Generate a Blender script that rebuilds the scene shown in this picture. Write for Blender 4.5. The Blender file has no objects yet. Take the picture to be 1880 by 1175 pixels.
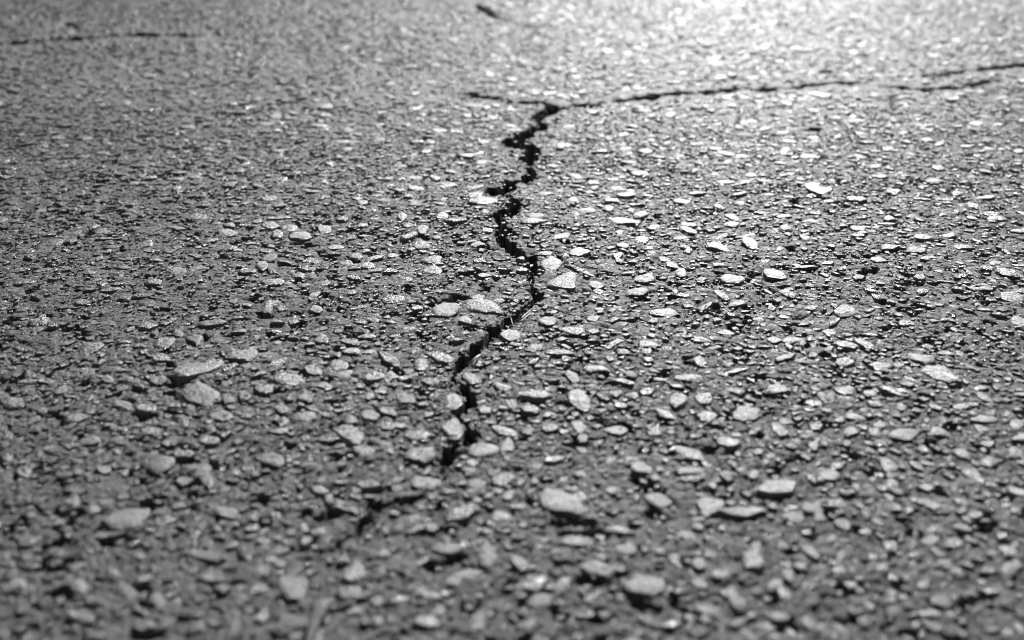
import bpy, math, random
import numpy as np
from mathutils import Vector

# ------------------------------------------------------------------ camera, sky, sun, exposure
scene = bpy.context.scene
col = scene.collection
CAM_H, PITCH, LENS = 0.30, math.radians(22.0), 40.0
PW, PH = 1880.0, 1175.0
F = PW * LENS / 36.0                       # focal length in photograph pixels
SUN_AZ, SUN_EL = math.radians(11.0), math.radians(27.5)
EXPOSURE = 0.06

cam = bpy.data.cameras.new('camera')
cam.lens = LENS; cam.sensor_width = 36.0; cam.sensor_fit = 'HORIZONTAL'
cam.clip_start = 0.02; cam.clip_end = 2000.0
cam.dof.use_dof = True
cam.dof.focus_distance = 0.88
cam.dof.aperture_fstop = 6.0
cam.dof.aperture_blades = 0
camo = bpy.data.objects.new('camera', cam); col.objects.link(camo)
camo.location = (0, 0, CAM_H)
camo.rotation_euler = (math.radians(90) - PITCH, 0, 0)
scene.camera = camo

world = bpy.data.worlds.new('World'); scene.world = world; world.use_nodes = True
wn = world.node_tree; wn.nodes.clear()
sky = wn.nodes.new('ShaderNodeTexSky'); sky.sky_type = 'NISHITA'; sky.sun_disc = False
sky.sun_elevation = SUN_EL; sky.sun_rotation = SUN_AZ
bw = wn.nodes.new('ShaderNodeSeparateColor')   # black-and-white photograph: the red channel of the sky
bg = wn.nodes.new('ShaderNodeBackground'); bg.inputs['Strength'].default_value = 0.05
wo = wn.nodes.new('ShaderNodeOutputWorld')
wn.links.new(sky.outputs[0], bw.inputs[0]); wn.links.new(bw.outputs[0], bg.inputs[0]); wn.links.new(bg.outputs[0], wo.inputs[0])

S = Vector((math.sin(SUN_AZ) * math.cos(SUN_EL), math.cos(SUN_AZ) * math.cos(SUN_EL), math.sin(SUN_EL)))
sun = bpy.data.lights.new('sun', 'SUN'); sun.energy = 5.0; sun.angle = math.radians(0.5); sun.color = (1, 1, 1)
suno = bpy.data.objects.new('sun', sun); col.objects.link(suno)
suno.rotation_euler = S.to_track_quat('Z', 'Y').to_euler(); suno.location = S * 20

scene.render.engine = 'CYCLES'
vs = scene.view_settings
vs.view_transform = 'Standard'; vs.look = 'None'; vs.exposure = EXPOSURE; vs.gamma = 1.0; vs.use_curve_mapping = False
scene.cycles.filter_width = 1.0; scene.cycles.max_bounces = 4; scene.cycles.diffuse_bounces = 2; scene.cycles.glossy_bounces = 2

# ------------------------------------------------------------------ pixels <-> ground
SP, CP = math.sin(PITCH), math.cos(PITCH)
def ground(px, py, z=0.0):
    """photo pixel(s) -> point(s) on the road plane at height z"""
    u = (np.asarray(px, float) - PW / 2) / F; v = (PH / 2 - np.asarray(py, float)) / F
    dz = -SP + v * CP; dy = CP + v * SP
    t = (z - CAM_H) / dz
    return u * t, dy * t
def pixel(x, y, z=0.0):
    zz = z - CAM_H
    d = y * CP - zz * SP; v = (y * SP + zz * CP)
    d = np.maximum(d, 1e-3)
    return PW / 2 + F * x / d, PH / 2 - F * v / d
def mm_per_px(py):
    x0, y0 = ground(940, py)
    return math.hypot(float(y0), CAM_H) / F

# ------------------------------------------------------------------ noise in numpy
def hsh(ix, iy, s):
    h = (ix.astype(np.int64) * 374761393 + iy.astype(np.int64) * 668265263 + s * 974634599) & 0xFFFFFFFF
    h = ((h ^ (h >> 13)) * 1274126177) & 0xFFFFFFFF
    h = ((h ^ (h >> 15)) * 2246822519) & 0xFFFFFFFF
    return ((h ^ (h >> 16)) & 0xFFFFFF).astype(np.float32) / 16777216.0
def vnoise(x, y, s):
    ix = np.floor(x); iy = np.floor(y); fx = x - ix; fy = y - iy
    fx = fx * fx * (3 - 2 * fx); fy = fy * fy * (3 - 2 * fy)
    a = hsh(ix, iy, s); b = hsh(ix + 1, iy, s); c = hsh(ix, iy + 1, s); d = hsh(ix + 1, iy + 1, s)
    return (a + (b - a) * fx + (c - a) * fy + (a - b - c + d) * fx * fy) * 2 - 1
def fbm(x, y, s, o=3):
    r = 0; a = 1.0
    for k in range(o):
        r = r + a * vnoise(x * 2 ** k, y * 2 ** k, s + k); a *= 0.5
    return r
def grains(x, y, size, s):
    """angular packed grains: distance to the grain's edge, grain id noise, offset inside the grain"""
    X = x / size; Y = y / size
    ix = np.floor(X); iy = np.floor(Y)
    d1 = np.full(X.shape, 9.0, np.float32); d2 = d1.copy()
    i1 = np.zeros_like(d1); ox = np.zeros_like(d1); oy = np.zeros_like(d1)
    for a in (-1, 0, 1):
        for b in (-1, 0, 1):
            cx = ix + a; cy = iy + b
            jx = cx + 0.08 + 0.84 * hsh(cx, cy, s); jy = cy + 0.08 + 0.84 * hsh(cx, cy, s + 1)
            dx = (X - jx).astype(np.float32); dy = (Y - jy).astype(np.float32)
            d = np.sqrt(dx * dx + dy * dy)
            near = d < d1
            d2 = np.where(near, d1, np.minimum(d2, d))
            i1 = np.where(near, hsh(cx, cy, s + 2), i1)
            ox = np.where(near, dx, ox); oy = np.where(near, dy, oy)
            d1 = np.where(near, d, d1)
    return (d2 - d1), i1, ox, oy, d1
def sstep(a, b, x):
    t = np.clip((x - a) / (b - a), 0, 1); return t * t * (3 - 2 * t)

# ------------------------------------------------------------------ the crack (traced in the photograph, carved into the road)
# (x, y, half width in photo pixels); the depth in metres follows each run
MAIN = [(1022,196,6.3),(1003,203,8.5),(985,209,8.5),(990,222,3.6),(998,229,8.5),(978,240,6.3),(972,246,9.8),(955,254,6.3),(935,261,9.8),(955,267,8.5),(972,272,8.5),(978,280,11.0),(968,288,11.0),(970,300,6.3),
        (975,312,8.5),(973,324,9.8),(958,325,3.6),(934,336,9.8),(915,342,3.6),(903,349,9.8),(925,352,6.3),(938,362,2.9),(942,376,11.0),(940,389,8.5),(926,394,8.5),(908,397,3.6),(917,409,8.5),(920,424,6.3),
        (930,428,6.3),(914,435,6.3),(924,447,6.3),(940,461,9.8),(958,470,6.3),(972,476,9.8),(981,489,8.5),(975,500,2.9),(980,504,8.5),(974,516,2.9),(974,530,2.9),(986,541,9.8),(978,552,3.6),(960,566,6.3),
        (957,577,2.9),(946,584,6.3),(931,589,8.5),(918,600,2.9),(906,609,11.0),(894,628,6.3),(873,644,11.0),(862,656,2.9),(849,667,11.0),(838,681,2.9),(830,690,2.2),(838,704,2.9),(850,716,6.3),(858,726,8.5),
        (863,740,6.3),(842,754,8.5),(845,768,1.4),(855,780,3.6),(862,797,9.8),(868,806,9.8),(848,820,2.9),(836,826,3.6),(822,838,11.0)]
FAINT = [(822,838,5),(806,872,3),(790,895,3),(762,912,4),(742,918,8),(722,918,7),(700,930,6),(680,945,6),(662,965,7),(640,985,5),(612,1003,4),(590,1015,2)]
RIGHT = [(1022,196,4),(1045,194,3),(1072,191,4),(1115,188,4),(1150,182,4),(1190,177,5),(1228,172,6),(1276,170,5),(1310,163,4),(1360,161,5),(1410,164,5),
         (1450,161,4),(1490,157,5),(1540,150,4),(1575,152,2),(1620,157,2),(1660,160,3),(1715,162,5),(1770,158,5),(1808,149,4),(1840,143,1)]
RIGHT2 = [(1742,136,3),(1770,131,5),(1800,127,4),(1832,125,4),(1880,119,5),(1960,113,5),(2060,103,3)]
RIGHT2 = [(1690,141,.6)] + [(x, y, w * .8) for x, y, w in RIGHT2]
LEFT = [(1022,196,5),(1003,188,5),(985,185,4),(955,184,4),(935,183,4),(915,179,4),(893,176,4),(878,173,6),(850,171,1.5),(780,168,1)]
FARL = [(-160,92,5),(-60,86,5),(0,80,5),(50,77,5),(85,71,5),(108,67,4),(130,70,6),(165,69,4),(220,65,5),(300,63,4.5),(380,62,4),(440,59,2)]
FARS = [(112,44,2),(122,41,6),(131,43,5),(140,50,2.5),(134,60,2)]
TOPM = [(866,4,1.5),(878,11,5),(892,19,5.5),(906,28,5),(918,33,2.5),(950,42,2),(985,50,3)]
TOPS = [(1000,33,2),(985,50,3),(978,62,4),(968,72,2)]
SPUR = [(1628,168,2),(1636,178,3),(1641,187,2)]
RIGHT = [(x, y, w * .72) for x, y, w in RIGHT]; FARL = [(x, y, w * .95) for x, y, w in FARL]
MAIN = [(x, y, w * (1.35 if y > 690 else (1.12 if y > 560 else 1.08))) for x, y, w in MAIN]; FAINT = [(x, y, w * .95) for x, y, w in FAINT]
RUNS = [(MAIN, .045), (FAINT, .0045), (RIGHT, .014), (RIGHT2, .014), (LEFT, .012), (FARL, .014), (FARS, .014), (TOPM, .016), (TOPS, .008), (SPUR, .008)]
# places where a stone has broken out: pixel centre, half width, half height, depth
HOLES = [(889,527,15,5,.006),(842,546,17,5,.006),(487,579,16,5,.006),(562,449,14,4,.005),(1318,498,12,4,.005),(1599,498,14,6,.007),(1274,663,17,5,.006),
         (325,703,18,5,.006),(1052,960,42,10,.008),(1190,1112,30,7,.006),(742,918,22,7,.005),(600,946,26,7,.004),(1660,959,16,6,.004),(145,535,10,4,.005),
         (50,533,16,4,.004),(1493,240,16,4,.006),(1262,661,8,6,.006),(1296,831,18,6,.006),(836,1020,26,6,.004),(262,762,22,6,.005),(270,1165,30,8,.006)]

def crack_field(px, py, g=None):
    """returns depth (m) carved at photo-plane points and a 'distance to crack minus width' in pixels"""
    depth = np.zeros(px.shape, np.float32); clear = np.full(px.shape, 99.0, np.float32)
    for run, dep in RUNS:
        for (x0, y0, w0), (x1, y1, w1) in zip(run[:-1], run[1:]):
            m = 40
            sel = np.nonzero((px > min(x0, x1) - m) & (px < max(x0, x1) + m) & (py > min(y0, y1) - m) & (py < max(y0, y1) + m))
            if not len(sel[0]): continue
            qx = px[sel]; qy = py[sel]
            vx, vy = x1 - x0, y1 - y0
            t = np.clip(((qx - x0) * vx + (qy - y0) * vy) / (vx * vx + vy * vy), 0, 1)
            # thickness across the picture's vertical counts a little less than across the horizontal
            dd = np.hypot(qx - x0 - t * vx, (qy - y0 - t * vy) * 1.15)
            w = w0 + (w1 - w0) * t
            cl = dd - w
            soft = 1.1
            if g is not None:
                ge = g[sel]                                   # crumbled lips: grains left standing at the edge
                cl = np.where(cl > -2.8, cl + np.clip((ge - .6) * 7, 0, 2.0), cl)
                if dep < .02: cl = cl + 2.4 * fbm(qx / 21, qy / 9, 95, 2) - .4 + np.where(ge < .14, 2.2, 0)   # thin cracks are bridged here and there
            k = dep * sstep(soft, -soft * 1.2, cl) * np.clip(w / 5.0, .35, 1)
            depth[sel] = np.maximum(depth[sel], k); clear[sel] = np.minimum(clear[sel], cl)
    for (cx, cy, a, b, dep) in HOLES:
        sel = np.nonzero((abs(px - cx) < a * 2) & (abs(py - cy) < b * 3))
        if not len(sel[0]): continue
        r = np.hypot((px[sel] - cx) / a, (py[sel] - cy) / b)
        depth[sel] = np.maximum(depth[sel], dep * sstep(1.15, .75, r)); clear[sel] = np.minimum(clear[sel], (r - 1) * b)
    return depth, clear

# ------------------------------------------------------------------ materials
def new_mat(name):
    m = bpy.data.materials.new(name); m.use_nodes = True
    nt = m.node_tree; nt.nodes.clear()
    out = nt.nodes.new('ShaderNodeOutputMaterial'); p = nt.nodes.new('ShaderNodeBsdfPrincipled')
    nt.links.new(p.outputs[0], out.inputs[0])
    return m, nt, p
def node(nt, t, **kw):
    n = nt.nodes.new(t)
    for k, v in kw.items():
        if k in n.inputs: n.inputs[k].default_value = v
        else: setattr(n, k, v)
    return n
def mathn(nt, op, a, b=None, clamp=False):
    n = nt.nodes.new('ShaderNodeMath'); n.operation = op; n.use_clamp = clamp
    for i, v in enumerate((a, b)):
        if v is None: continue
        if isinstance(v, (int, float)): n.inputs[i].default_value = v
        else: nt.links.new(v, n.inputs[i])
    return n.outputs[0]
def stone_material(name, lo, hi, rough, bump, grain, spec=0.5, coat=.75):
    """grey mineral: tone per grain from the mesh, mottling, pits and fine relief"""
    m, nt, p = new_mat(name)
    geo = node(nt, 'ShaderNodeNewGeometry')
    at = node(nt, 'ShaderNodeAttribute', attribute_name='tone')
    n1 = node(nt, 'ShaderNodeTexNoise', Scale=420.0, Detail=4.0, Roughness=0.65)
    n2 = node(nt, 'ShaderNodeTexNoise', Scale=grain, Detail=3.0, Roughness=0.7)
    n3 = node(nt, 'ShaderNodeTexNoise', Scale=6.0, Detail=5.0, Roughness=.6)
    for n in (n1, n2, n3): nt.links.new(geo.outputs['Position'], n.inputs['Vector'])
    t = mathn(nt, 'ADD', at.outputs['Fac'], mathn(nt, 'MULTIPLY', mathn(nt, 'SUBTRACT', n1.outputs['Fac'], .5), .9))
    t = mathn(nt, 'ADD', t, mathn(nt, 'MULTIPLY', mathn(nt, 'SUBTRACT', n2.outputs['Fac'], .5), .9))
    t = mathn(nt, 'ADD', t, mathn(nt, 'MULTIPLY', mathn(nt, 'SUBTRACT', n3.outputs['Fac'], .5), .9), True)
    # thin film of old bitumen left on parts of the stone
    n4 = node(nt, 'ShaderNodeTexNoise', Scale=210.0, Detail=5.0, Roughness=.72)
    nt.links.new(geo.outputs['Position'], n4.inputs['Vector'])
    film = mathn(nt, 'MULTIPLY', mathn(nt, 'SUBTRACT', n4.outputs['Fac'], .50), 7.0, True)
    film = mathn(nt, 'MULTIPLY', film, coat)
    t = mathn(nt, 'MULTIPLY', t, mathn(nt, 'SUBTRACT', 1.0, film))
    v = mathn(nt, 'ADD', mathn(nt, 'MULTIPLY', t, hi - lo), lo)
    cc = node(nt, 'ShaderNodeCombineColor')
    for i in range(3): nt.links.new(v, cc.inputs[i])
    nt.links.new(cc.outputs[0], p.inputs['Base Color'])
    r = mathn(nt, 'ADD', mathn(nt, 'MULTIPLY', n1.outputs['Fac'], .35), rough - .17 + .16)
    r = mathn(nt, 'SUBTRACT', r, mathn(nt, 'MULTIPLY', at.outputs['Fac'], .32))
    r = mathn(nt, 'ADD', r, mathn(nt, 'MULTIPLY', film, .22), True)
    nt.links.new(r, p.inputs['Roughness'])
    p.inputs['Specular IOR Level'].default_value = spec
    hgt = mathn(nt, 'ADD', mathn(nt, 'MULTIPLY', n2.outputs['Fac'], .35), mathn(nt, 'MULTIPLY', n4.outputs['Fac'], 3.2))
    hgt = mathn(nt, 'ADD', hgt, mathn(nt, 'MULTIPLY', n1.outputs['Fac'], 1.3))
    b = node(nt, 'ShaderNodeBump', Strength=1.0, Distance=bump)
    nt.links.new(hgt, b.inputs['Height']); nt.links.new(b.outputs[0], p.inputs['Normal'])
    return m
M_ROAD = stone_material('asphalt_binder', .085, .26, .53, .00080, 1000.0, .32)
M_STONE = stone_material('aggregate_stone', .06, .21, .32, .00042, 900.0, 1.0)
M_PEB = stone_material('pebble', .15, .34, .45, .0002, 800.0)
def straw_material(name, v, rough=.5):
    m, nt, p = new_mat(name)
    geo = node(nt, 'ShaderNodeNewGeometry'); n1 = node(nt, 'ShaderNodeTexNoise', Scale=300.0, Detail=3.0)
    nt.links.new(geo.outputs['Position'], n1.inputs['Vector'])
    val = mathn(nt, 'ADD', mathn(nt, 'MULTIPLY', n1.outputs['Fac'], v * .7), v * .65)
    cc = node(nt, 'ShaderNodeCombineColor')
    for i in range(3): nt.links.new(val, cc.inputs[i])
    nt.links.new(cc.outputs[0], p.inputs['Base Color']); p.inputs['Roughness'].default_value = rough
    return m
M_STRAW = straw_material('dry_straw', .26); M_STALK = straw_material('weathered_stalk', .15, .7); M_SCRAP = straw_material('whitish_scrap', .5, .35)

def mesh_object(name, V, faces, mat, parent=None, tone=None, smooth=True):
    me = bpy.data.meshes.new(name)
    me.from_pydata(V, [], faces); me.materials.append(mat)
    if smooth: me.shade_smooth(); me.set_sharp_from_angle(angle=math.radians(32))
    if tone is not None:
        a = me.attributes.new('tone', 'FLOAT', 'POINT'); a.data.foreach_set('value', np.full(len(me.vertices), tone, np.float32))
    o = bpy.data.objects.new(name, me); col.objects.link(o); o.parent = parent
    return o

# ------------------------------------------------------------------ the road sheet: fine near the crack, coarser out to the horizon
def ramp_out(start, step, stop, grow):
    r = []; v = start
    while v < stop:
        step *= grow; v += step; r.append(v)
    return r
us = []; u = -0.72
while u < 0.72:
    us.append(u); u += 0.00095 if -0.075 < u < 0.06 else (0.0018 if abs(u) < .54 else .0032)
us = np.array([-v for v in ramp_out(0.72, .0032, 90, 1.25)][::-1] + us + ramp_out(0.72, .0032, 90, 1.25))
ys = []; y = 0.335
while y < 3.1:
    w = .927 * y + .112
    k = .0020 if y < .54 else (.00125 if y < 1.2 else (.0021 if y < 1.8 else .0032))
    ys.append(y); y += k * w
ys = np.array([.335 - (v - .3) for v in ramp_out(0.3, .001, 300, 1.3)][::-1] + ys + ramp_out(y, .008, 700, 1.2))
wy = .927 * np.maximum(ys, -.05) + .112
X = (us[None, :] * wy[:, None]).astype(np.float64); Y = np.repeat(ys[:, None], len(us), 1)
NR, NC = X.shape
fine = sstep(3.2, 2.7, Y) * sstep(.30, .36, Y) * sstep(.725, .70, np.abs(np.repeat(us[None, :], NR, 0)))

def road_height(X, Y):
    """relief of the worn binder with its fine grit; returns height and tone"""
    wx = X + .0016 * vnoise(X / .006, Y / .006, 71); wy_ = Y + .0016 * vnoise(X / .006, Y / .006, 72)
    Z = .0016 * fbm(X / .16, Y / .16, 3, 2) + .0009 * fbm(X / .035, Y / .035, 9, 2)
    tone = np.full(X.shape, .30, np.float32)
    for size, amp, s, cut in ((.0085, .00115, 11, .40), (.0046, .00095, 21, .35), (.0026, .00065, 31, .25)):
        e, i, ox, oy, d1 = grains(wx, wy_ * .93, size, s)
        on = (i > cut)
        lvl = (i - cut) / (1 - cut)
        tl = ((np.modf(i * 57.3)[0] - .5) * ox + (np.modf(i * 91.7)[0] - .5) * oy)
        p = sstep(.02, .20, e)
        if size > .008: Z = Z - np.where(i < .08, .0032 * p, 0)      # a grain has broken out
        amp = amp * sstep(.55, .30, .0024 * (.927 * np.maximum(Y, .1) + .112) / size)
        Z = Z + np.where(on, amp * p * (.45 + .75 * lvl + .9 * tl), 0)
        tone = np.where(on, tone + p * (.42 * (np.modf(i * 33.1)[0] - .25)), tone)
    Z = Z + .00022 * fbm(X / .0016, Y / .0016, 41, 2)
    return Z - .0014, tone
Z, TONE = road_height(X, Y)
px, py = pixel(X, np.maximum(Y, .05))
wob = 3.2 * fbm(X / .012, Y / .012, 51, 3), 2.4 * fbm(X / .012, Y / .012, 61, 3)
far = np.clip(mm_per_px(560) / (np.hypot(Y, CAM_H) / F), .45, 1.0)
_, gi, _, _, _ = grains(X, Y, .0085, 11); _, gj, _, _, _ = grains(X, Y, .0046, 21)
gk = (gi - .5) * 12 + (gj - .5) * 7                       # the break runs round the grains
wob = wob[0] + gk, wob[1] + (np.modf(gi * 77.7)[0] - .5) * 8 + (np.modf(gj * 77.7)[0] - .5) * 6
wob = wob[0], wob[1] + 6.0 * (1 - far) * fbm(X / .05, Y / .05, 91, 3)
DEP, CLEAR = crack_field(px + wob[0] * far, py + wob[1] * far, np.modf(gj * 13.7 + gi * 3.1)[0])
Z = Z * fine - DEP * fine
lip = np.exp(-np.clip(CLEAR, 0, 60) / 9.0) * (DEP < .001)
Z = Z + .0010 * lip * fine * (.4 + vnoise(X / .018, Y / .018, 77))
CLR_GRID = CLEAR

V = np.stack([X, Y, Z], -1).reshape(-1, 3).astype(np.float32)
idx = np.arange(NR * NC).reshape(NR, NC)
quads = np.stack([idx[:-1, :-1], idx[:-1, 1:], idx[1:, 1:], idx[1:, :-1]], -1).reshape(-1, 4)
me = bpy.data.meshes.new('road')
me.vertices.add(len(V)); me.vertices.foreach_set('co', V.ravel())
me.loops.add(quads.size); me.loops.foreach_set('vertex_index', quads.ravel().astype(np.int32))
me.polygons.add(len(quads)); me.polygons.foreach_set('loop_start', np.arange(0, quads.size, 4, dtype=np.int32))
me.update(calc_edges=True); me.shade_smooth()
a = me.attributes.new('tone', 'FLOAT', 'POINT'); a.data.foreach_set('value', TONE.ravel().astype(np.float32))
me.materials.append(M_ROAD)
road = bpy.data.objects.new('road', me); col.objects.link(road)
road['kind'] = 'structure'
road['label'] = 'cracked grey asphalt road surface with worn stone aggregate'

def base_height(x, y):
    x = np.atleast_1d(np.asarray(x, float)); y = np.atleast_1d(np.asarray(y, float))
    return .0016 * fbm(x / .16, y / .16, 3, 2) + .0009 * fbm(x / .035, y / .035, 9, 2) - .0014

# ------------------------------------------------------------------ stones of the aggregate
rnd = random.Random(5)
def stone_rings(outline, prot, rg, sub=1):
    """outline: list of (x, y) about 0 in metres; a chipped, flat-topped stone whose top stands 'prot' above its base level"""
    n = len(outline); size = max(math.hypot(x, y) for x, y in outline)
    tx, ty = rg.gauss(0, .045), rg.gauss(0, .045)
    V = []; Fc = []
    if sub == 1: rings = [(1.08, -.003), (1.0, prot * .20), (.95, prot * .68), (.82, prot * .94), (.45, prot * 1.0)]
    elif sub == 0: rings = [(1.02, -.002), (.98, prot * .65), (.82, prot * .98)]
    else: rings = [(1.02, -.0015), (.84, prot)]
    nt_ = len(rings) - 1 if sub != 1 else 2
    skx, sky_ = rg.uniform(-.06, .06), rg.uniform(-.06, .06)
    for k, (r, z) in enumerate(rings):
        for i, (x, y) in enumerate(outline):
            j = 1 + rg.uniform(-.05, .05) * (k > 0)
            xx, yy = x * r * j + skx * size * (k >= nt_), y * r * j + sky_ * size * (k >= nt_)
            zz = z + (tx * xx + ty * yy if k >= 1 else 0)
            if k >= nt_: zz += rg.uniform(-.16, .16) * prot
            V.append((xx, yy, zz))
    V.append((skx * size, sky_ * size, prot * (1.0 + rg.uniform(-.3, .3))))
    for k in range(len(rings) - 1):
        for i in range(n):
            j = (i + 1) % n
            Fc.append((k * n + i, k * n + j, (k + 1) * n + j, (k + 1) * n + i))
    c = len(V) - 1; k = (len(rings) - 1) * n
    for i in range(n): Fc.append((k + i, k + (i + 1) % n, c))
    return V, Fc
def blob_outline(rx, ry, rot, n, rg, chop=.22):
    """crushed stone seen from above: a few uneven corners, nearly straight broken edges between them"""
    m = max(3, round(n / 2)); ph = rg.uniform(0, 6.28)
    cs = []
    for i in range(m):
        a = ph + 6.2832 * (i + rg.uniform(-.30, .30)) / m
        r = 1.08 + rg.uniform(-chop, chop * .55)
        cs.append((rx * r * math.cos(a), ry * r * math.sin(a)))
    pts = []
    for i in range(m):
        (x0, y0), (x1, y1) = cs[i], cs[(i + 1) % m]
        pts.append((x0 * .97, y0 * .97))
        t = rg.uniform(.35, .65); k = 1 + rg.uniform(-.04, .16)
        pts.append(((x0 + (x1 - x0) * t) * k, (y0 + (y1 - y0) * t) * k))
    c, s_ = math.cos(rot), math.sin(rot)
    return [(x * c - y * s_, x * s_ + y * c) for x, y in pts]

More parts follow.
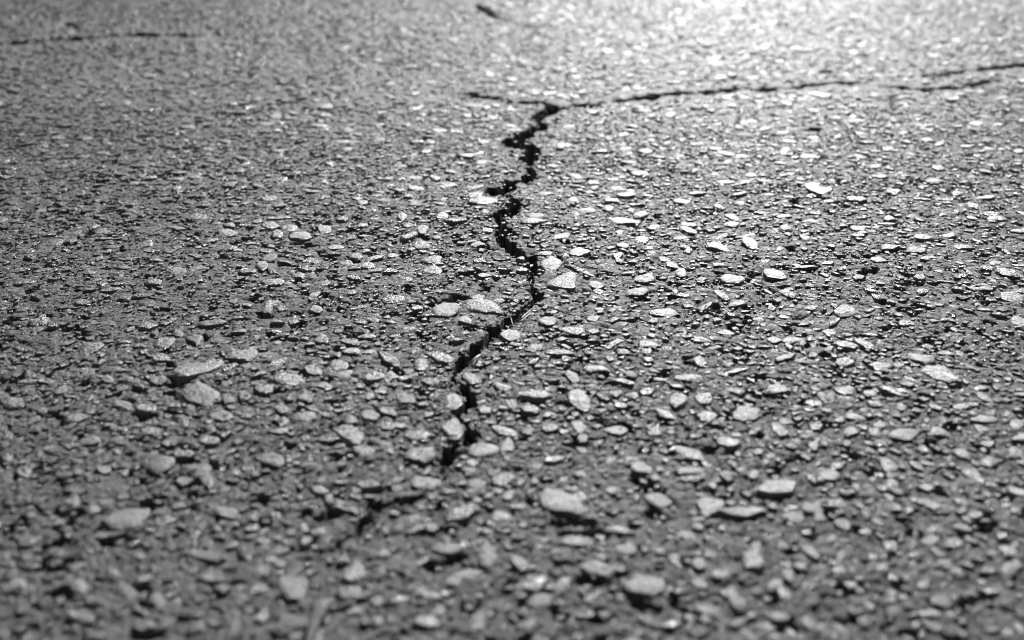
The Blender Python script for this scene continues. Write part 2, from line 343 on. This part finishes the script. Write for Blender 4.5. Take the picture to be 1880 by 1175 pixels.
# stones one can pick out in the photograph: centre x, y, width, height (pixels), turn (degrees, clockwise)
BIG = [
(794,479,38,18,0),(793,498,33,15,0),(889,370,60,14,0),(871,357,33,10,0),(820,569,52,32,0),(884,565,75,25,10),(508,431,26,18,0),(595,420,28,16,0),(495,412,40,14,0),
(752,435,35,13,-20),(776,425,24,18,0),(774,453,35,16,0),(687,476,35,13,-12),(720,470,26,13,0),(654,471,28,15,0),(500,497,22,19,0),(480,489,24,20,0),(549,433,42,16,0),
(498,522,45,16,0),(546,508,26,12,0),(493,570,26,20,-30),(516,568,20,17,0),(580,570,26,21,0),(812,398,25,13,0),(740,398,20,12,0),(733,351,24,11,0),(684,587,28,12,5),
(766,568,22,12,0),(646,540,24,12,0),(628,402,24,11,0),(876,453,26,12,0),
(1034,519,62,34,0),(1010,484,42,24,0),(1006,591,36,26,0),(1318,453,46,15,8),(1343,508,50,18,0),(1354,554,36,13,-10),(1379,448,36,20,25),(1264,420,38,13,15),(1343,411,32,12,0),
(1142,405,70,14,8),(1116,383,22,14,0),(1149,357,34,9,0),(1078,388,36,9,0),(1134,466,28,12,-8),(1185,511,34,18,0),(1218,571,48,18,0),(1323,537,34,13,30),(1297,559,28,10,-30),
(1234,484,24,12,15),(1221,474,26,10,10),(1177,393,28,10,0),(1180,437,32,12,0),(1142,451,28,10,0),(1062,495,50,7,20),(1060,463,42,18,0),(1251,499,26,17,0),
(1681,462,36,12,0),(1831,402,38,12,0),(1808,361,34,8,0),(1479,491,44,8,0),(1573,368,46,9,8),(1428,504,50,20,8),(1742,433,28,9,0),(1448,537,34,12,15),(1849,504,50,13,12),
(1698,479,18,12,0),(1688,512,24,10,0),(1576,512,26,9,0),(1535,588,26,11,-30),(1573,422,34,9,8),(1576,436,26,7,0),
(364,727,78,44,5),(362,678,98,32,-17),(444,656,60,25,-10),(357,622,34,27,0),(197,694,24,20,0),(291,698,34,18,0),(20,735,50,26,0),(419,736,28,19,0),(449,731,28,17,0),(340,779,17,26,10),
(383,816,44,16,0),(380,884,38,24,42),(278,794,46,16,-6),(163,809,44,24,0),(227,743,38,20,0),(314,820,34,15,0),(408,768,44,22,0),(454,863,28,18,0),(10,837,24,20,0),(43,868,30,24,0),
(294,661,34,17,0),(214,674,22,12,0),(56,684,24,16,0),(84,694,38,13,0),(286,611,18,15,0),(329,613,22,17,0),(265,750,40,15,0),(340,840,40,16,0),
(526,699,56,28,0),(577,684,36,20,0),(623,671,38,21,0),(687,696,44,25,0),(715,661,50,22,30),(774,669,30,28,0),(763,645,24,15,0),(644,648,36,13,0),(789,702,32,18,10),(810,660,44,20,15),
(866,694,42,22,25),(834,738,36,32,0),(748,739,48,26,20),(562,736,30,16,0),(534,733,20,14,0),(679,731,18,16,0),(679,768,36,26,0),(646,776,28,20,0),(641,802,62,40,20),(710,760,40,17,15),
(710,786,36,18,0),(832,788,42,46,20),(669,832,44,23,10),(769,837,60,34,0),(884,825,62,27,-3),(930,814,30,34,0),(766,802,50,20,0),(814,820,24,9,15),(557,769,46,20,0),(511,797,42,14,0),
(595,809,44,12,0),(495,847,60,26,8),(868,848,28,15,0),(878,886,40,23,0),(922,881,44,23,0),(779,883,56,25,0),(938,619,42,23,0),(679,617,30,12,0),(646,631,34,12,8),(590,625,34,13,8),
(516,751,30,18,0),(521,776,24,18,0),(889,751,26,16,0),(483,717,34,21,0),
(1050,608,58,17,5),(1188,631,38,17,0),(1024,647,58,14,5),(1096,678,44,14,0),(1052,694,36,18,38),(981,728,64,19,0),(1062,738,50,34,20),(1246,734,38,33,0),(1294,734,38,25,0),(1185,720,28,14,0),
(1371,761,54,34,0),(1300,766,36,21,0),(1221,761,42,15,22),(973,751,36,21,0),(1203,794,32,19,10),(1180,862,42,26,5),(1336,817,50,24,12),(1264,837,52,25,20),(1264,865,50,15,0),(1269,881,50,13,-4),
(1338,876,32,22,5),(1287,664,30,19,20),(1290,624,40,11,5),(1065,866,26,14,0),(1017,840,38,13,-4),(1070,804,24,19,0),(1009,784,34,17,0),(1060,783,30,21,20),(1384,873,24,18,0),(1392,832,22,18,0),
(1139,746,30,12,5),(1144,649,28,12,10),(1109,733,30,12,25),(1188,647,26,11,0),
(1727,689,78,32,18),(1553,663,40,20,0),(1586,628,44,18,15),(1456,624,44,17,0),(1553,633,44,15,12),(1647,724,76,13,10),(1598,726,28,15,15),(1428,716,40,23,5),(1492,739,34,13,10),(1571,767,38,15,10),
(1432,793,40,20,38),(1495,820,22,26,0),(1661,799,58,31,0),(1808,770,52,23,0),(1867,779,26,22,0),(1563,797,26,22,0),(1604,795,24,20,20),(1617,816,30,14,5),(1522,873,44,25,10),(1538,855,26,16,0),
(1632,855,38,24,40),(1681,855,38,14,32),(1767,839,36,18,25),(1813,853,32,23,0),(1788,878,52,24,35),(1638,886,28,32,0),(1441,656,36,12,-12),(1813,817,30,16,0),(1693,826,22,18,0),(1721,794,34,19,15),
(1716,749,30,11,15),(1492,650,18,16,0),(1554,816,16,16,0),
(370,1020,68,22,4),(227,952,84,38,-15),(416,939,56,22,5),(20,1072,56,42,0),(145,1077,36,32,40),(266,1151,46,22,0),(204,1051,40,24,20),(291,1105,36,36,0),(429,1153,24,32,0),(388,1061,50,21,0),
(398,969,24,13,0),(235,1087,50,22,15),(194,1107,28,22,20),
(534,1074,68,56,10),(641,1087,52,34,0),(848,941,80,32,-14),(822,1002,70,27,0),(894,1024,48,44,20),(922,943,36,25,0),(794,966,30,20,0),(784,1138,54,32,5),(623,928,70,20,20),(789,1094,40,17,0),
(695,1100,36,25,-20),(692,1138,22,22,0),(876,1143,38,42,0),(554,967,22,18,0),(496,1028,26,19,0),(677,890,60,18,5),
(1029,924,95,46,12),(1052,992,72,20,3),(978,1066,64,38,0),(1096,1041,64,30,12),(1183,1074,88,54,0),(1359,943,88,22,3),(1152,1005,40,27,0),(1323,1051,38,27,-10),(1384,1033,44,44,0),(1297,1117,50,22,5),
(1354,1105,46,28,50),(1239,1023,30,20,60),(1137,1148,46,17,0),(1241,1126,26,17,0),(1282,1161,34,24,0),(1129,900,34,19,0),(1065,913,32,27,10),(953,1033,40,25,30),(1287,1069,36,20,15),(1068,1084,20,13,20),
(1287,1031,30,27,0),(1073,1125,44,12,0),
(1489,934,44,23,10),(1456,949,40,23,10),(1548,964,34,26,20),(1586,978,30,17,0),(1635,1000,34,24,15),(1489,1015,42,22,38),(1446,1056,24,34,0),(1469,1041,34,15,12),(1619,1043,26,18,0),(1729,1105,44,30,10),
(1696,1077,28,17,-15),(1640,934,36,17,10),(1709,995,34,20,0),(1441,1092,38,22,32),(1494,1102,26,11,0),(1642,1124,30,20,-20),(1599,1114,26,19,0),(1492,1148,62,22,30),(1721,1158,62,16,20),(1556,907,30,14,-5),
(1586,1140,20,22,0),(1790,949,32,16,-10),(1767,975,40,15,12),(1752,1000,34,24,0),(1852,1013,40,24,15),(1430,1130,44,20,10),(1701,1128,50,16,12),(1540,1049,30,17,10),(1487,1075,32,13,8)]

occ = {}
CELL = .03
def occ_add(x, y, r): occ.setdefault((int(x // CELL), int(y // CELL)), []).append((x, y, r))
def occ_free(x, y, r, k):
    cx, cy = int(x // CELL), int(y // CELL)
    for a in (-1, 0, 1):
        for b in (-1, 0, 1):
            for (qx, qy, qr) in occ.get((cx + a, cy + b), ()):
                if (qx - x) ** 2 + (qy - y) ** 2 < (k * (r + qr)) ** 2: return False
    return True

cx = np.array([b[0] for b in BIG], float); cy = np.array([b[1] for b in BIG], float)
gx, gy = ground(cx, cy); gz = base_height(gx, gy)
SPECIAL = {(1029,924): .0030, (1183,1074): .0028, (364,727): .0022, (362,678): .0018, (884,565): .0018, (832,788): .0026, (641,802): .0026, (848,941): .0024, (1727,689): .0022, (534,1074): .0026}
for k, (bx_, by_, bw_, bh_, rot) in enumerate(BIG):
    n = rnd.choice((12, 14, 16)) if bw_ > 30 else rnd.choice((10, 12))
    o2 = blob_outline(bw_ * .52, bh_ * .46, math.radians(rot), n, rnd, .24)
    wx_, wy_ = ground(np.array([bx_ + p[0] for p in o2]), np.array([by_ + p[1] for p in o2]))
    ol = [(float(a_) - float(gx[k]), float(b_) - float(gy[k])) for a_, b_ in zip(wx_, wy_)][::-1]
    size = max(math.hypot(*p) for p in ol)
    prot = SPECIAL.get((bx_, by_), 0) * .75 or (min(.0019, .0006 + .09 * size * rnd.uniform(.5, 1.2)))
    Vv, Fc = stone_rings(ol, prot + .0009, rnd)
    o = mesh_object('stone', Vv, Fc, M_STONE, road, rnd.uniform(.15, .85))
    o.location = (float(gx[k]), float(gy[k]), float(gz[k]) - rnd.uniform(-.0006, .0002))
    occ_add(float(gx[k]), float(gy[k]), size * .8)

# ---- the remaining aggregate: random stones, the ones that show largest as parts, the rest as one mass
rs = np.random.RandomState(8)
cand = []
def scatter(n, y0, y1, rmin, rmax, k, um=.54):
    # even over the ground of the fan-shaped fine area
    got = 0
    yy = np.sqrt(rs.uniform((.927 * y0 + .112) ** 2, (.927 * y1 + .112) ** 2, n)); yv = (yy - .112) / .927
    xv = rs.uniform(-um, um, n) * yy
    rv = rmin * (rmax / rmin) ** (rs.uniform(0, 1, n) ** 1.7)
    ppx, ppy = pixel(xv, yv)
    _, cl = crack_field(ppx, ppy)
    slant = np.hypot(yv, CAM_H)
    for i in range(n):
        rpx = rv[i] / slant[i] * F
        if cl[i] < rpx * .7 + 1.5: continue
        if not occ_free(xv[i], yv[i], rv[i], k): continue
        occ_add(xv[i], yv[i], rv[i]); cand.append((xv[i], yv[i], rv[i], rpx)); got += 1
    return got
def crack_edge():
    # broken chunks standing along both sides of the crack
    for (x0, y0, w0), (x1, y1, w1) in list(zip(MAIN[:-1], MAIN[1:])) + list(zip(FAINT[1:-1], FAINT[2:])):
        L = math.hypot(x1 - x0, y1 - y0); m = max(1, int(L / 7))
        for q in range(m):
            t = (q + rnd.random()) / m
            for sd in (-1, 1):
                if rnd.random() < .5: continue
                r = rnd.uniform(.0018, .0038); w = w0 + (w1 - w0) * t + rnd.uniform(2, 6) + r / mm_per_px(y0) * .9
                x = x0 + (x1 - x0) * t - sd * (y1 - y0) / L * w; y = y0 + (y1 - y0) * t + sd * (x1 - x0) / L * w
                a_, b_ = ground(x, y)
                if occ_free(float(a_), float(b_), r, .75):
                    occ_add(float(a_), float(b_), r); cand.append((float(a_), float(b_), r, r / math.hypot(float(b_), CAM_H) * F))
crack_edge()
debris = []
for (x0, y0, w0), (x1, y1, w1) in zip(MAIN[:-1], MAIN[1:]):
    for q in range(max(1, int(math.hypot(x1 - x0, y1 - y0) / 9))):
        t = rnd.random(); w = w0 + (w1 - w0) * t
        a_, b_ = ground(x0 + (x1 - x0) * t + rnd.uniform(-.9, .9) * w, y0 + (y1 - y0) * t + rnd.uniform(-.7, .7) * w)
        debris.append((float(a_), float(b_), rnd.uniform(.0012, .0030), -rnd.uniform(.0035, .016)))
scatter(4800, .36, 2.95, .0068, .0120, .86, .71)
scatter(32000, .36, 2.95, .0038, .0072, .72, .71)
scatter(7000, .36, .72, .0024, .0052, .70)
scatter(24000, .36, 1.5, .0022, .0038, .78)
scatter(60000, .50, 1.35, .0012, .0023, .85)
cand.sort(key=lambda c: -c[3])
hz = base_height([c[0] for c in cand], [c[1] for c in cand])
inview = []
VB = []; FB = []; TB = []; nv = 0; left = max(0, 300 - len(BIG))
for c, z in zip(cand, hz):
    x, y, r, rpx = c
    e = rnd.uniform(.38, .95) if rpx > 5.5 else rnd.uniform(.6, 1.0)
    n = rnd.choice((10, 12)) if r > .007 and rpx > 6 else (8 if rpx > 4.2 else 6)
    ol = blob_outline(r, r * e, rnd.uniform(0, 3.14), n, rnd, .30)
    prot = (rnd.uniform(.0002, .0013) * (.6 + r / .010) + .0008) * (1 if r > .0024 else .75)
    Vv, Fc = stone_rings(ol, prot, rnd, 1 if rpx > 14 else (0 if rpx > 4.2 else 2))
    tone = rnd.uniform(.05, .95); z = float(z) - rnd.uniform(-.0005, .0004)
    qx, qy = pixel(x, y)
    if left > 0 and 0 < qx < PW and 0 < qy < PH:
        left -= 1
        o = mesh_object('stone', Vv, Fc, M_STONE, road, tone); o.location = (x, y, float(z)); continue
    off = len(VB)
    VB += [(a_ + x, b_ + y, c_ + float(z)) for a_, b_, c_ in Vv]
    FB += [tuple(q + off for q in f) for f in Fc]
    TB += [tone] * len(Vv)
for (x, y, r, z) in debris:                                 # crumbs caught between the crack's walls
    Vv, Fc = stone_rings(blob_outline(r, r * rnd.uniform(.5, .9), rnd.uniform(0, 3.1), 8, rnd, .3), r * .7, rnd, 0)
    off = len(VB); VB += [(a_ + x, b_ + y, c_ + z) for a_, b_, c_ in Vv]
    FB += [tuple(q + off for q in f) for f in Fc]; TB += [rnd.uniform(.2, .7)] * len(Vv)
agg = mesh_object('stone_aggregate', VB, FB, M_STONE, road)
at_ = agg.data.attributes.new('tone', 'FLOAT', 'POINT'); at_.data.foreach_set('value', np.array(TB, np.float32))
agg['kind'] = 'stuff'

# ------------------------------------------------------------------ loose things lying on the road and in the crack
def tag(o, label, cat, group=None):
    o['label'] = label; o['category'] = cat
    if group: o['group'] = group
    return o
def strand(name, pts, r0, r1, mat, flat=.6):
    """a tapering stalk through (pixel x, pixel y, height) points"""
    P = []
    for (x, y, z) in pts:
        a_, b_ = ground(x, y, z); P.append(Vector((float(a_), float(b_), z)))
    # smooth the run
    Q = []
    for i in range(len(P) - 1):
        for t in (0, .33, .67): Q.append(P[i].lerp(P[i + 1], t))
    Q.append(P[-1])
    V = []; Fc = []; n = 7
    for i, p in enumerate(Q):
        d = (Q[min(i + 1, len(Q) - 1)] - Q[max(i - 1, 0)]).normalized()
        sd = d.cross(Vector((0, 0, 1))).normalized(); up = sd.cross(d)
        r = (r0 + (r1 - r0) * i / (len(Q) - 1)) * rnd.uniform(.85, 1.15)
        for k in range(n):
            a_ = 6.2832 * k / n; V.append(p + sd * (r * math.cos(a_)) + up * (r * flat * math.sin(a_)))
    for i in range(len(Q) - 1):
        for k in range(n):
            Fc.append((i * n + k, i * n + (k + 1) % n, (i + 1) * n + (k + 1) % n, (i + 1) * n + k))
    Fc.append(tuple(range(n))[::-1]); Fc.append(tuple((len(Q) - 1) * n + k for k in range(n)))
    base = Q[0].copy()
    o = mesh_object(name, [v - base for v in V], Fc, mat); o.location = base
    return o
def pebble(x, y, z, w, h, t):
    """a loose angular pebble, wider than tall"""
    a_, b_ = ground(x, y, z); r = w * .5 * math.hypot(float(b_), CAM_H) / F
    import bmesh
    bm = bmesh.new(); bmesh.ops.create_icosphere(bm, subdivisions=2, radius=1)
    for v in bm.verts:
        n_ = v.co.normalized()
        k = 1 + .16 * math.sin(3.1 * n_.x + t) + .14 * math.sin(4.3 * n_.y + 2 * t) + .10 * math.sin(5.2 * n_.z + 3 * t) + rnd.uniform(-.05, .05)
        q = n_ * k
        v.co = (max(-.85, min(.85, q.x)) * r, q.y * r * h / w * 1.25, max(-.6, min(.55, q.z)) * r * .95)
    me = bpy.data.meshes.new('pebble'); bm.to_mesh(me); bm.free(); me.materials.append(M_PEB)
    me.shade_smooth(); me.set_sharp_from_angle(angle=math.radians(30))
    at2 = me.attributes.new('tone', 'FLOAT', 'POINT'); at2.data.foreach_set('value', np.full(len(me.vertices), .6, np.float32))
    o = bpy.data.objects.new('pebble', me); col.objects.link(o); o.location = (float(a_), float(b_), z); o.rotation_euler[2] = t
    return o
tag(pebble(955, 478, -.0005, 20, 15, .4), 'angular pale pebble wedged in the wide bend of the long crack', 'pebble')
tag(pebble(959, 499, -.0008, 20, 16, 1.7), 'rounded pale pebble lodged in the long crack just beside two dry blades', 'pebble')
tag(pebble(973, 490, -.0040, 12, 12, 2.6), 'small dark pebble sunk between two paler pebbles in the crack', 'pebble')

tag(strand('straw', [(1342,341,.0012),(1356,339,.0022),(1370,335,.0030),(1384,328,.0042)], .0016, .0006, M_STRAW), 'short pale straw lying alone on the glinting asphalt beyond the crack', 'straw')
tag(strand('straw', [(860,669,.0008),(868,662,.0028),(875,656,.0034),(881,652,.0022)], .0007, .0011, M_STRAW), 'flat pale straw leaning out of the crack between two dark pockets', 'straw')
tag(strand('dry_stalk', [(588,1108,.0012),(586,1122,.0024),(578,1138,.0022),(572,1158,.0026),(564,1190,.0022)], .0038, .0014, M_STALK), 'blurred pale dry stalk with thick end beside a large round stone', 'stalk')
tag(strand('plant_fibre', [(1084,704,.0022),(1105,701,.0032),(1130,697,.0030),(1153,690,.0022)], .00025, .00022, M_STRAW), 'hair-thin pale plant fibre stretched straight across the stones', 'fibre')
G1, G2 = 'dry grass blades below the pebble', 'dry grass blades across the bend of the crack'
for pts, grp, lab in (
    ([(966,514,-.004),(970,522,.0002),(975,530,-.002)], G1, 'short dry grass blade hanging into the crack right under the rounded pebble'),
    ([(976,514,-.003),(973,521,.0004),(977,529,-.003)], G1, 'short dry grass blade crossing another under the pebble, nearer the large pale stone'),
    ([(942,598,.0006),(954,590,.0030),(966,582,.0034),(976,572,.0022)], G2, 'longest dry grass blade arching over the crack at its sharp bend'),
    ([(944,590,.0004),(958,583,.0028),(974,569,.0016)], G2, 'thinner dry grass blade running alongside the longest one at the bend'),
    ([(938,583,-.002),(940,592,.0018),(944,600,.0012)], G2, 'tiny upright dry grass blade crossing the dark gap at the bend')):
    tag(strand('dry_grass_blade', pts, .00045, .00028, M_STRAW), lab, 'grass blade', grp)

# a thin pale scrap of irregular outline, curled a little, with real thickness
SCR = [(1474,334),(1481,330),(1489,333),(1497,341),(1508,349),(1519,352),(1530,356),(1525,361),(1516,365),(1508,362),(1500,357),(1491,351),(1484,346),(1478,341)]
xs_, ys_ = ground(np.array([p[0] for p in SCR], float), np.array([p[1] for p in SCR], float), .003)
cxm, cym = float(xs_.mean()), float(ys_.mean())
V = []; n = len(SCR)
for lay in (0.0, -.0005):
    for a_, b_ in zip(xs_, ys_):
        V.append((float(a_) - cxm, (float(b_) - cym) * .6, lay + .0012 * math.sin(180 * (float(a_) - cxm)) + rnd.uniform(-.0004, .0009)))
V += [(0, 0, .0010), (0, 0, .0005)]
Fc = [(i, 2 * n, (i + 1) % n)[::1] for i in range(n)] + [(n + i, n + (i + 1) % n, 2 * n + 1) for i in range(n)] + [(i, (i + 1) % n, n + (i + 1) % n, n + i) for i in range(n)]
o = mesh_object('pale_scrap', V, Fc, M_SCRAP); o.location = (cxm, cym, .0042)
tag(o, 'torn whitish leaf scrap lying flat among the brightest glinting stones', 'leaf scrap')
